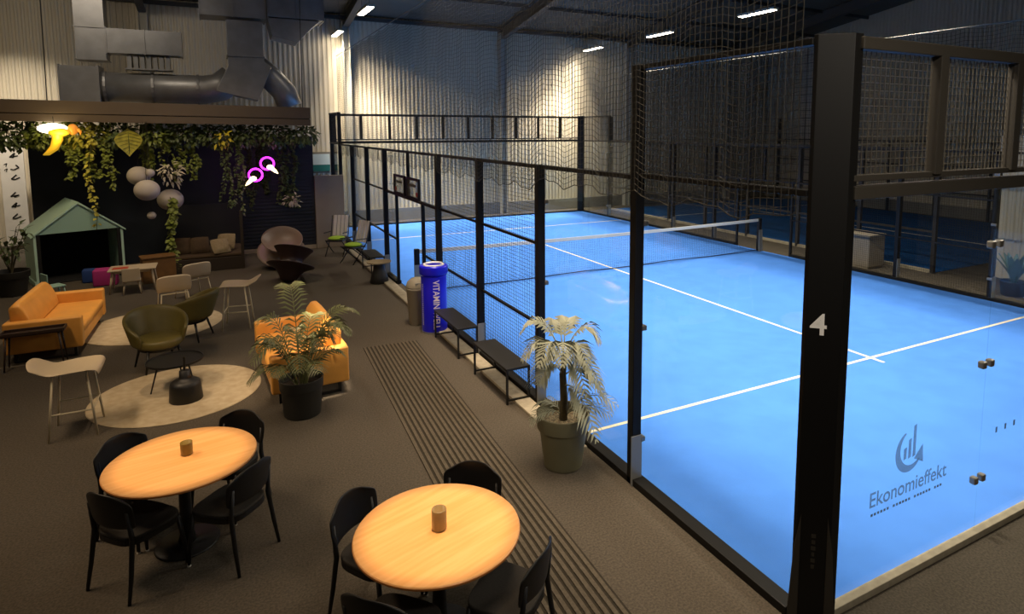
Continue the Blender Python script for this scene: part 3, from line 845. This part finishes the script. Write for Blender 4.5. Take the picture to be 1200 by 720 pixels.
def pot(parent, R0, R1, H, m_, band=True):
    pr = [(0,0),(R0,0),(R0+.01,.01)]
    if band: pr += [(R0+(R1-R0)*.68, H*.72),(R1*.985, H*.73),(R1, H*.95),(R1*1.02,H),(R1*.95,H),(R1*.93,H*.8)]
    else: pr += [(R1*.97,H*.9),(R1,H),(R1*.93,H),(R1*.92,H*.8)]
    pr += [(R1*.9,H*.78),(0,H*.78)]
    return MB().lathe(pr, 44).build('pot', m_, parent, smooth=True, bevel=.004)

t = thing('potted_palm', 'pale palm in a big olive grey pot beside the court fence', 'potted plant', (-.52, 2.62, 0))
pot(t, .185, .27, .56, greypot)
MB().lathe([(0,.445),(.245,.445),(.245,.46),(.2,.475),(0,.48)], 30).build('pebble_fill', pebbles, t)
MB().tube([(0,0,.45),(.01,0,.7),(0,.01,.95),(.02,.0,1.16)], [.045,.04,.035,.025], 10).build('trunk', trunkM, t, smooth=True)
for az, L, ri, fa, z in ((50,.42,.44,.25,1.12),(75,.42,.42,.3,1.14),(140,.48,.46,.22,1.12),(170,.48,.36,.28,1.08),(205,.44,.36,.3,1.1),(240,.40,.36,.28,1.1),(280,.40,.34,.28,1.1),(-62,.52,.26,.45,1.05),(-85,.44,.26,.4,1.02),(-36,.56,.2,.55,.95),(10,.36,.36,.42,1.0),(190,.36,.24,.25,.95),(320,.42,.44,.25,1.12),(-80,.56,.12,.5,.85),(110,.5,.2,.5,1.0)):
    frond((0,0,z-.02), R(az), L, ri*1.1, fa, 15, .23, palmpale, t, .037)
for az, L, ri, z in ((-52,.64,.36,.5),(-45,.55,.22,.5),(165,.38,.12,.52),(120,.32,.2,.5)):
    frond((0,0,z), R(az), L, ri, .12, 10, .22, palmpale, t, .02)

t = thing('potted_palm', 'green palm in a dark pot in front of the right orange sofa', 'potted plant', (-2.74, 5.12, 0))
pot(t, .2, .25, .46, blackpot)
MB().lathe([(0,.35),(.225,.35),(.225,.37),(0,.385)], 30).build('soil', soil, t)
for i in range(17):
    az = i*137.5+20; tall = 1 if i % 3 else .62
    L = rnd.uniform(.38,.62); ri = rnd.uniform(.62,.95)*tall
    frond((.06*math.cos(R(az)),.06*math.sin(R(az)),.36), R(az), L, ri, rnd.uniform(.12,.3), 17, .25, palmgreen, t, .026)
frond((0,0,.36), R(20), .85, .95, .2, 20, .27, palmgreen, t, .028); frond((0,0,.36), R(100), .45, 1.2, .05, 20, .27, palmgreen, t, .028)
frond((0,0,.36), R(170), .6, .75, .25, 20, .27, palmgreen, t, .028); frond((0,0,.36), R(-15), .65, .9, .3, 20, .27, palmgreen, t, .028)

t = thing('potted_plant', 'leafy dark shrub in a black pot at the far left edge', 'potted plant', (-7.4, 13.85, 0))
pot(t, .22, .31, .52, blackpot)
MB().lathe([(0,.4),(.28,.4),(.28,.42),(0,.43)], 24).build('soil', soil, t)
m = MB(); lf = MB()
for i in range(9):
    a = R(i*47); tip = Vector((.42*math.cos(a)*rnd.uniform(.5,1.1), .35*math.sin(a), rnd.uniform(1.0,1.75)))
    mid = Vector((tip.x*.35, tip.y*.35, tip.z*.65))
    m.tube([(0,0,.42), mid, tip], [.012,.009,.005], 6)
    for j in range(7):
        p = mid.lerp(tip, j/6); leaf(lf, p, rv()+Vector((tip.x,tip.y,.2)), (0,0,1), .17, .09)
m.build('stem', stemM, t); lf.build('foliage', leafd, t)

t = thing('potted_plant', 'broad blue green leaves of a plant beyond the right hand glass', 'potted plant', (10.95, 4.0, 0))
pot(t, .2, .25, .3, blackpot, False)
m = MB()
for i in range(13):
    a = R(i*137.5); L = .7; out = rnd.uniform(.15,.5); rows = []
    for j in range(7):
        s = j/6; c = Vector((math.cos(a)*out*s**1.3, math.sin(a)*out*s**1.3, .25+L*s*(1-.15*s))); w = .085*math.sin(PI*min(.97, .15+.85*s))**.8
        sd = Vector((-math.sin(a), math.cos(a), 0)); rows.append([c-sd*w, c+Vector((math.cos(a),math.sin(a),0))*-.02, c+sd*w])
    m.sheet(rows)
m.raw = True; m.build('foliage', leafteal, t, smooth=True)

# hanging greenery
def vine(x, y, z, L, nl, sp, ls, m_, label, strands=1, wander=.06):
    t = thing('trailing_vine', label, 'hanging plant', (x, y, z)); st = MB(); lf = MB()
    for k in range(strands):
        ox, oy = (rnd.uniform(-sp,sp), rnd.uniform(-sp,sp)*.6) if strands > 1 else (0, 0)
        l = L*rnd.uniform(.65,1) if strands > 1 else L
        pts = [Vector((ox+wander*math.sin(i*.9+k), oy+wander*.6*math.cos(i*1.1+k*2), -l*i/10)) for i in range(11)]
        st.tube(pts, .006, 5)
        for i in range(int(nl*1.5)):
            f = rnd.random()*10; i0 = min(9, int(f)); p = pts[i0].lerp(pts[i0+1], f-i0)
            d = rv(); d.z = -abs(d.z)*.6-.1; d.y -= .3
            leaf(lf, p+d*.02, d, (0,-.5,1), ls*rnd.uniform(.7,1.2), ls*.75)
    st.build('stem', stemM, t); lf.build('foliage', m_, t)
    return t
def clump(x, y, z, rx, rz_, n, ls, m_, label, slim=.5, name='leafy_plant', ry=.35):
    t = thing(name, label, 'plant', (x, y, z)); lf = MB(); st = MB()
    for i in range(n):
        v = rv(); 
        while v.length > 1: v = rv()
        p = Vector((v.x*rx, v.y*ry, v.z*rz_)); d = v*1.0+rv()*.7; d.z -= .35
        leaf(lf, p, d, (0,-.6,1), ls*rnd.uniform(.7,1.25), ls*slim)
    for i in range(6):
        v = rv(); st.tube([(0,0,rz_*.6), (v.x*rx*.8, v.y*ry*.8, v.z*rz_*.7)], .007, 5)
    st.build('stem', stemM, t); lf.build('foliage', m_, t)
    return t
vine(-6.25, 14.95, 3.7, 1.45, 60, .28, .09, leafm, 'dense bushy green vine hanging just right of the yellow bird lamp', 7)
vine(-6.05, 14.7, 3.7, 2.55, 60, 0, .10, leafy, 'long sparse yellow green vine hanging over the playhouse roof')
vine(-5.7, 14.9, 3.7, 1.9, 45, .15, .09, leafm, 'green vine hanging left of the paper lanterns above the playhouse gable', 3)
vine(-4.78, 15.2, 3.65, 1.6, 55, .35, .09, leafm, 'thick leafy vine curtain behind the white paper lanterns', 8)
vine(-4.15, 15.1, 3.65, 1.7, 50, .22, .09, leafm, 'leafy vine hanging right of the white paper lanterns', 5)
vine(-4.55, 14.6, 1.85, 1.83, 120, 0, .14, leafm, 'green climbing vine reaching down to the floor beside the crate', 1, .05)
vine(-3.3, 14.9, 3.6, 2.1, 50, .12, .08, leafd, 'dark vine hanging along the daybed post', 3)
vine(-3.0, 14.9, 3.6, 2.5, 60, .1, .08, leafd, 'dark long vine below the left pink ring lamp', 3)
vine(-2.5, 16.2, 3.4, 2.2, 60, .3, .09, leafd, 'dark vine covering the navy wall behind the pink ring lamps', 7)
vine(-1.85, 16.2, 3.2, 2.1, 50, .25, .09, leafd, 'dark vine with pale flecks at the right of the navy wall', 6)
vine(-7.35, 15.1, 3.75, .9, 40, .3, .1, leafd, 'dark short vine at the left canopy end before the writing board', 5)
labs = [('left canopy end above the writing board', leafd), ('canopy left, behind the yellow bird lamp', leafm), ('canopy above the playhouse ridge', leafy), ('canopy beside the big broad leaf', leafd),
        ('canopy above the paper lanterns', leafm), ('canopy just right of the paper lanterns', leafd), ('canopy left of the yellow blossom', leafd), ('canopy right of the yellow blossom', leafd),
        ('canopy above the pink ring lamps', leafd), ('right canopy end above the navy wall', leafd)]
for i, (w, m_) in enumerate(labs):
    x = -7.5+i*.66
    clump(x, 15.0, 3.3, .44, .26, 260, .13, m_, 'mass of hanging foliage under the ' + w, .5)
clump(-3.35, 14.75, 3.2, .2, .2, 40, .14, flowerY, 'bright yellow blossom spray hanging under the canopy', .45, 'blossom_spray', .15)
clump(-4.5, 14.6, 2.42, .24, .28, 70, .15, flowerW, 'pale cream blossom spray above the lowest large paper lantern', .3, 'blossom_spray', .2)
clump(-1.75, 15.95, 1.5, .22, .16, 45, .12, flowerW, 'cream white flower cluster low on the navy wall', .45, 'blossom_spray', .1)
# broad leaf
t = thing('broad_leaf_plant', 'one big yellow green split leaf hanging below the canopy', 'plant', (-5.28, 14.56, 3.47))
m = MB(); prof = [0,.16,.24,.27,.25,.2,.13,.06,0]; rows = []
for j, w in enumerate(prof):
    z = -.62*j/8; rows.append([(-w, -.02, z-.03), (-w*.5, .0, z), (0,.02,z+.02), (w*.5,0,z), (w,-.02,z-.03)])
m.sheet(rows); m.raw = True; m.build('leaf_blade', leafy, t, smooth=True)
m = MB().tube([(0,.03,.2),(0,.03,0),(0,.01,-.6)], .008, 5)
for j in range(1, 8): m.tube([(0,.0,-.62*j/8+.05),(prof[j]*.9,-.03,-.62*j/8-.02)], .004, 4); m.tube([(0,.0,-.62*j/8+.05),(-prof[j]*.9,-.03,-.62*j/8-.02)], .004, 4)
m.build('leaf_vein', leafd, t)

# lanterns
def lantern(x, y, z, r, label):
    t = thing('paper_lantern', label, 'lantern', (x, y, z))
    pr = []
    for i in range(33):
        a = PI*(.06+.88*i/32); k = 1+(.012 if i % 2 else -.008); pr.append((r*math.sin(a)*k, -r*.92*math.cos(a)))
    MB().lathe(pr, 32).build('shade', paper, t, smooth=True)
    m = MB().tube([(0,0,r*.9),(0,0,3.62-z)], .004, 4); m.build('cord', ink, t)
lantern(-5.15, 14.75, 2.36, .24, 'round white paper lantern highest on the left, partly leafy')
lantern(-4.90, 14.42, 2.44, .10, 'tiny white paper lantern between the upper large ones')
lantern(-4.97, 14.32, 2.05, .26, 'plain round white paper lantern in the middle of the group')
lantern(-4.56, 14.92, 1.75, .28, 'large white paper lantern lowest on the right of the group')
lantern(-4.93, 14.5, 1.44, .095, 'tiny white paper lantern hanging lowest of all')

# glowing bird lamps
hot = emat('white hot lamp', '#fff0c8', 7); yel = emat('yellow lamp', '#c89a20', .8); org = emat('orange lamp', '#d08028', .7)
mag = emat('magenta neon', '#c020e0', 7); warm = emat('warm bulb', '#ffdca0', 4)
t = thing('bird_lamp', 'glowing yellow bird shaped lamp hanging under the canopy at left', 'lamp', (-6.6, 14.42, 3.42))
MB().ball((-.02,0,.04), (.27,.09,.11)).build('body', hot, t, smooth=True)
MB().ball((.33,0,.02), (.10,.07,.12)).build('head', org, t, smooth=True)
MB().tube([(.42,-.01,.02),(.47,-.02,-.04),(.46,-.02,-.1)], [.04,.025,.005], 8).build('beak', org, t, smooth=True)
MB().tube([(.06,0,0),(.05,0,-.2),(-.02,0,-.38),(-.14,0,-.5),(-.22,0,-.53)], [.11,.10,.08,.05,.01], 10).build('tail', yel, t, smooth=True)
MB().ball((.1,-.06,-.04), (.2,.05,.09)).build('wing', yel, t, smooth=True)
MB().tube([(0,0,.12),(0,0,.3)], .006, 5).build('cord', ink, t)
def ring_lamp(x, y, z, s, label):
    t = thing('ring_lamp', label, 'lamp', (x, y, z))
    pts = [(.155*math.cos(2*PI*i/28), .02*math.sin(4*PI*i/28)*0, .155*math.sin(2*PI*i/28)) for i in range(29)]
    MB().tube(pts, .022, 8).build('neon_ring', mag, t, smooth=True)
    MB().ball((s*.06,-.03,-.09), (.08,.05,.06)).build('bird_body', warm, t, smooth=True)
    MB().tube([(s*.1,-.03,-.12),(s*.18,-.03,-.2),(s*.24,-.03,-.26)], [.05,.04,.01], 8).build('bird_tail', warm, t, smooth=True)
    MB().tube([(0,0,.17),(0,0,3.6-z)], .004, 4).build('cord', ink, t)
ring_lamp(-2.68, 14.75, 2.3, -1, 'pink neon ring lamp with perched bird, the lower left one')
ring_lamp(-2.4, 14.75, 2.58, 1, 'pink neon ring lamp with perched bird, the upper right one')

# ------------------------------------------------------------------ along the fence
def bench(y0, y1, label):
    t = thing('bench', label, 'bench', (-.31, (y0+y1)/2, 0)); h = (y1-y0)/2
    zb = 0
    MB().box(-.165,.165,-h,h,.435,.465).build('seat', black, t, bevel=.004)
    for s in (-1, 1):
        m = MB(); y = s*(h-.015)
        m.bar((-.15,y,.435),(-.15,y,0), .025); m.bar((.15,y,.435),(.15,y,0), .025)
        m.build('leg_frame', black, t)
        MB().bar((-.15,y,.0525),(.15,y,.0525), .02).build('stretcher', black, t)
    return t
bench(4.15, 5.3, 'low black bench nearest the pale palm at the court fence')
bench(5.95, 7.1, 'low black bench right beside the blue drink can cooler')
bench(11.95, 13.0, 'low black bench far along the fence past the doorway')
# can cooler
t = thing('can_cooler', 'tall blue can shaped drink cooler with white lettering by the fence', 'cooler', (-.36, 7.45, 0))
MB().lathe([(0,0),(.2,0),(.215,.015),(.215,.97),(0,.97)], 40).build('body', blueM, t, smooth=True, bevel=.004)
MB().lathe([(0,.97),(.19,.97),(.19,.995),(.235,1.0),(.24,1.02),(.24,1.13),(.22,1.15),(.16,1.15),(.15,1.12),(0,1.12)], 40).build('lid', blueM, t, smooth=True, bevel=.004)
m = MB(); pts = [(.16*math.cos(2*PI*i/32), .16*math.sin(2*PI*i/32), 1.152) for i in range(33)]; m.tube(pts, .02, 8); m.build('rim_ring', whitepaint, t, smooth=True)
MB().lathe([(.206,.0),(.224,.0),(.224,.03),(.206,.03)], 40).build('base_ring', footM, t)
def slices(vs, fs, step=.015):
    bm = bmesh.new(); vv = [bm.verts.new(v) for v in vs]
    for f in fs:
        try: bm.faces.new([vv[i] for i in f])
        except ValueError: pass
    lo = min(v[1] for v in vs); hi = max(v[1] for v in vs); y = lo+step
    while y < hi:
        bmesh.ops.bisect_plane(bm, geom=bm.verts[:]+bm.edges[:]+bm.faces[:], plane_co=(0,y,0), plane_no=(0,1,0)); y += step
    bm.verts.index_update(); r = [tuple(v.co) for v in bm.verts], [tuple(v.index for v in f.verts) for f in bm.faces]
    bm.free(); return r
def wrap(vs, a0, zc, r):   # text reading downwards around the can
    out = []
    for a, b, c in vs:
        th = a0+b/r; out.append((r*math.cos(th)*1.0, r*math.sin(th), zc-a))
    return out
def can_text(txt, size, a0, length, m_, name):
    vs, fs = slices(*text_geo(txt, size)); w = max(v[0] for v in vs)-min(v[0] for v in vs); k = length/w
    mb = MB().add(wrap([(a*k, b, c) for a, b, c in vs], a0, .50, .2172), fs); mb.raw = True
    return mb.build(name, m_, t)
glowtxt = mat('can lettering', '#f2e2da', .5)
can_text('VITAMIN WELL', .155, R(-98), .84, glowtxt, 'lettering')
m = MB()
for j in range(20): m.add([(.2165*math.cos(a), .2165*math.sin(a), z) for a, z in ((R(-170),.14+j*.036),(R(-164),.14+j*.036),(R(-164),.165+j*.036),(R(-170),.165+j*.036))], [(0,1,2,3)])
m.raw = True; m.build('small_lettering', whitepaint, t)
t = thing('waste_bin', 'grey plastic waste bin just left of the blue can cooler', 'bin', (-.5, 7.98, 0))
MB().lathe([(0,0),(.14,0),(.15,.01),(.19,.62),(.2,.63),(.2,.66),(.17,.66)], 32).build('body', binM, t, smooth=True)
MB().lathe([(.2,.66),(.2,.68),(.17,.76),(.1,.82),(0,.84)], 32).build('lid', binM, t, smooth=True)
MB().box(-.08,.08,-.172,-.15,.69,.77).build('flap', footM, t, bevel=.01)
# drum table
t = thing('drum_table', 'black drum side table with pale round top by the doorway fence', 'table', (-.42, 11.35, 0))
MB().lathe([(0,0),(.2,0),(.21,.02),(.17,.2),(.13,.3),(.12,.42),(.16,.46),(0,.46)], 28).build('drum', black, t, smooth=True)
MB().lathe([(0,.46),(.26,.46),(.27,.47),(.27,.485),(0,.49)], 32).build('tabletop', cush, t)
# folding chairs
def folding(x, y, rz, label):
    t = thing('folding_chair', label, 'chair', (x, y, 0), rz)
    for sx in (-1, 1):
        MB().tube([(sx*.24,-.36,1.05),(sx*.24,-.2,.5),(sx*.24,.25,.0)], .014, 8).build('side_frame', black, t, smooth=True)
        MB().tube([(sx*.22,.25,.44),(sx*.22,-.3,.0)], .014, 8).build('leg', black, t, smooth=True)
        MB().tube([(sx*.26,-.2,.62),(sx*.26,.22,.64)], .016, 8).build('armrest', black, t)
    m = MB()
    for i in range(4): m.box(-.2+i*.105,-.2+i*.105+.085,-.012,.012,.0,.58)
    o = m.build('backrest', boardM, t, bevel=.008); o.location = (0,-.225,.5); o.rotation_euler = (R(16),0,0)
    MB().box(-.22,.22,-.2,.24,.40,.44).build('seat', black, t, bevel=.01)
    MB().ball((0,.02,.475), (.23,.22,.055), 20, 8).build('seat_cushion', lime, t, smooth=True)
    return t
f0 = folding(-.72, 15.1, R(150), 'dark folding chair with lime green cushion, farthest along the fence')
dup(f0, (-.5, 13.85, 0), R(120), 'dark folding chair with lime green cushion, nearer the far bench')

# ------------------------------------------------------------------ lights
def area(x, y, z, sx, sy, P, colr, rot=(0,0,0), spread=180):
    l = bpy.data.lights.new('area', 'AREA'); l.shape = 'RECTANGLE'; l.size = sx; l.size_y = sy; l.energy = P; l.color = colr; l.spread = R(spread)
    o = bpy.data.objects.new('lamp_or_fill', l); col.objects.link(o); o.location = (x, y, z); o.rotation_euler = rot; return o
def spot(x, y, z, tx, ty, tz, P, colr, ang, blend=.6, r=.08):
    l = bpy.data.lights.new('spot', 'SPOT'); l.energy = P; l.color = colr; l.spot_size = R(ang); l.spot_blend = blend; l.shadow_soft_size = r
    o = bpy.data.objects.new('spot_or_fill', l); col.objects.link(o); o.location = (x, y, z)
    o.rotation_euler = (Vector((tx,ty,tz))-Vector((x,y,z))).to_track_quat('-Z','Y').to_euler(); return o
W = (1, .88, .72)
for y, P in ((1.6, 220), (6.3, 180), (11.0, 200), (15.6, 290)):
    area(10.6, y, 6.78, .2, 1.35, P, W, (0, R(32), 0), 95)
    area(.35, y, 6.71, .2, 1.35, P, W, (0, R(-32), 0), 95)
area(10.6, 20.1, 6.78, .2, 1.35, 200, W, (0, R(24), 0), 100)
area(.35, 20.2, 6.71, .2, 1.35, 200, W, (0, R(-24), 0), 100)
spot(10.6, 19.9, 6.7, 7.9, 21.1, .3, 3600, W, 58, .8, .3)
spot(.35, 19.9, 6.7, 2.8, 21.1, .3, 3600, W, 58, .8, .3)
WM = (1, .66, .34); WS = (1, .78, .55)
spot(-3.82, 2.95, 5.2, TA[0], TA[1], .74, 860, WM, 13.2, .12)
spot(-2.26, 1.2, 5.2, TB[0], TB[1], .74, 1060, WM, 13.4, .12)
spot(-2.0, 5.5, 5.2, -2.5, 5.75, .6, 4200, (1,.8,.58), 11, .4)
spot(-3.4, 4.4, 5.2, -2.85, 6.4, .5, 420, WS, 28, .6)  # extra unseen spot, added to lift the shaded right sofa
spot(-4.0, 9.0, 5.5, -6.0, 9.9, .5, 480, (1,.74,.46), 34, .6)
spot(-3.4, 6.0, 5.5, -4.1, 6.5, 0, 300, (1,.72,.44), 30, .6)
spot(-4.2, 8.9, 5.5, -4.5, 10.0, 0, 200, WS, 26, .6)
spot(8.5, 1.0, 6.5, 12.4, 3.4, 1.5, 190, W, 60, .8)  # no fixture here; added to brighten the corrugated partition
area(-.6, 4.0, 6.5, .4, 8, 195, WS, (0, R(-9), 0), 82)  # unseen warm fill added over the lounge
area(-7.0, 4.6, 5.8, .6, 3.5, 92, (1,.74,.48), (0, R(-26), 0), 110)
area(-5.0, 11.0, 6.5, 4, 1, 75, WS, (R(25), 0, 0), 110)
area(-6.5, 14.5, 8.0, 3, .3, 52, W, (R(55), 0, 0), 130)  # unseen light added to brighten the ducts and upper left wall
area(-1.2, -4.2, 6.2, 1.5, .5, 42, (1,.9,.76), (R(58), 0, R(-16)), 75)
area(-8.6, 18.6, 6.6, .8, .3, 90, W, (R(20), 0, 0), 100)
def glow(x, y, z, P, c):
    l = bpy.data.lights.new('glow', 'POINT'); l.energy = P; l.color = c; l.shadow_soft_size = .12
    o = bpy.data.objects.new('lamp_or_fill', l); col.objects.link(o); o.location = (x, y, z)
glow(-6.5, 14.2, 3.3, 14, (1,.75,.25)); glow(-2.55, 14.5, 2.4, 5, (1,.45,.8))

w = bpy.data.worlds.new('World'); sc.world = w; w.use_nodes = True
w.node_tree.nodes['Background'].inputs[0].default_value = (.9, .95, 1, 1); w.node_tree.nodes['Background'].inputs[1].default_value = .02

# ------------------------------------------------------------------ camera
cam = bpy.data.cameras.new('camera'); co = bpy.data.objects.new('camera', cam); col.objects.link(co)
co.location = (-3.4862, -2.7198, 3.4079); co.rotation_euler = (1.464555, .000274, -.491786)
cam.sensor_fit = 'HORIZONTAL'; cam.sensor_width = 36; cam.lens = 36*733.218/1200
cam.shift_x = -49.141/1200; cam.shift_y = -128.486/1200; cam.clip_start = .05; cam.clip_end = 200
sc.camera = co
vs = sc.view_settings; vs.view_transform = 'Standard'; vs.look = 'None'; vs.gamma = 1; vs.exposure = 0; vs.use_curve_mapping = False
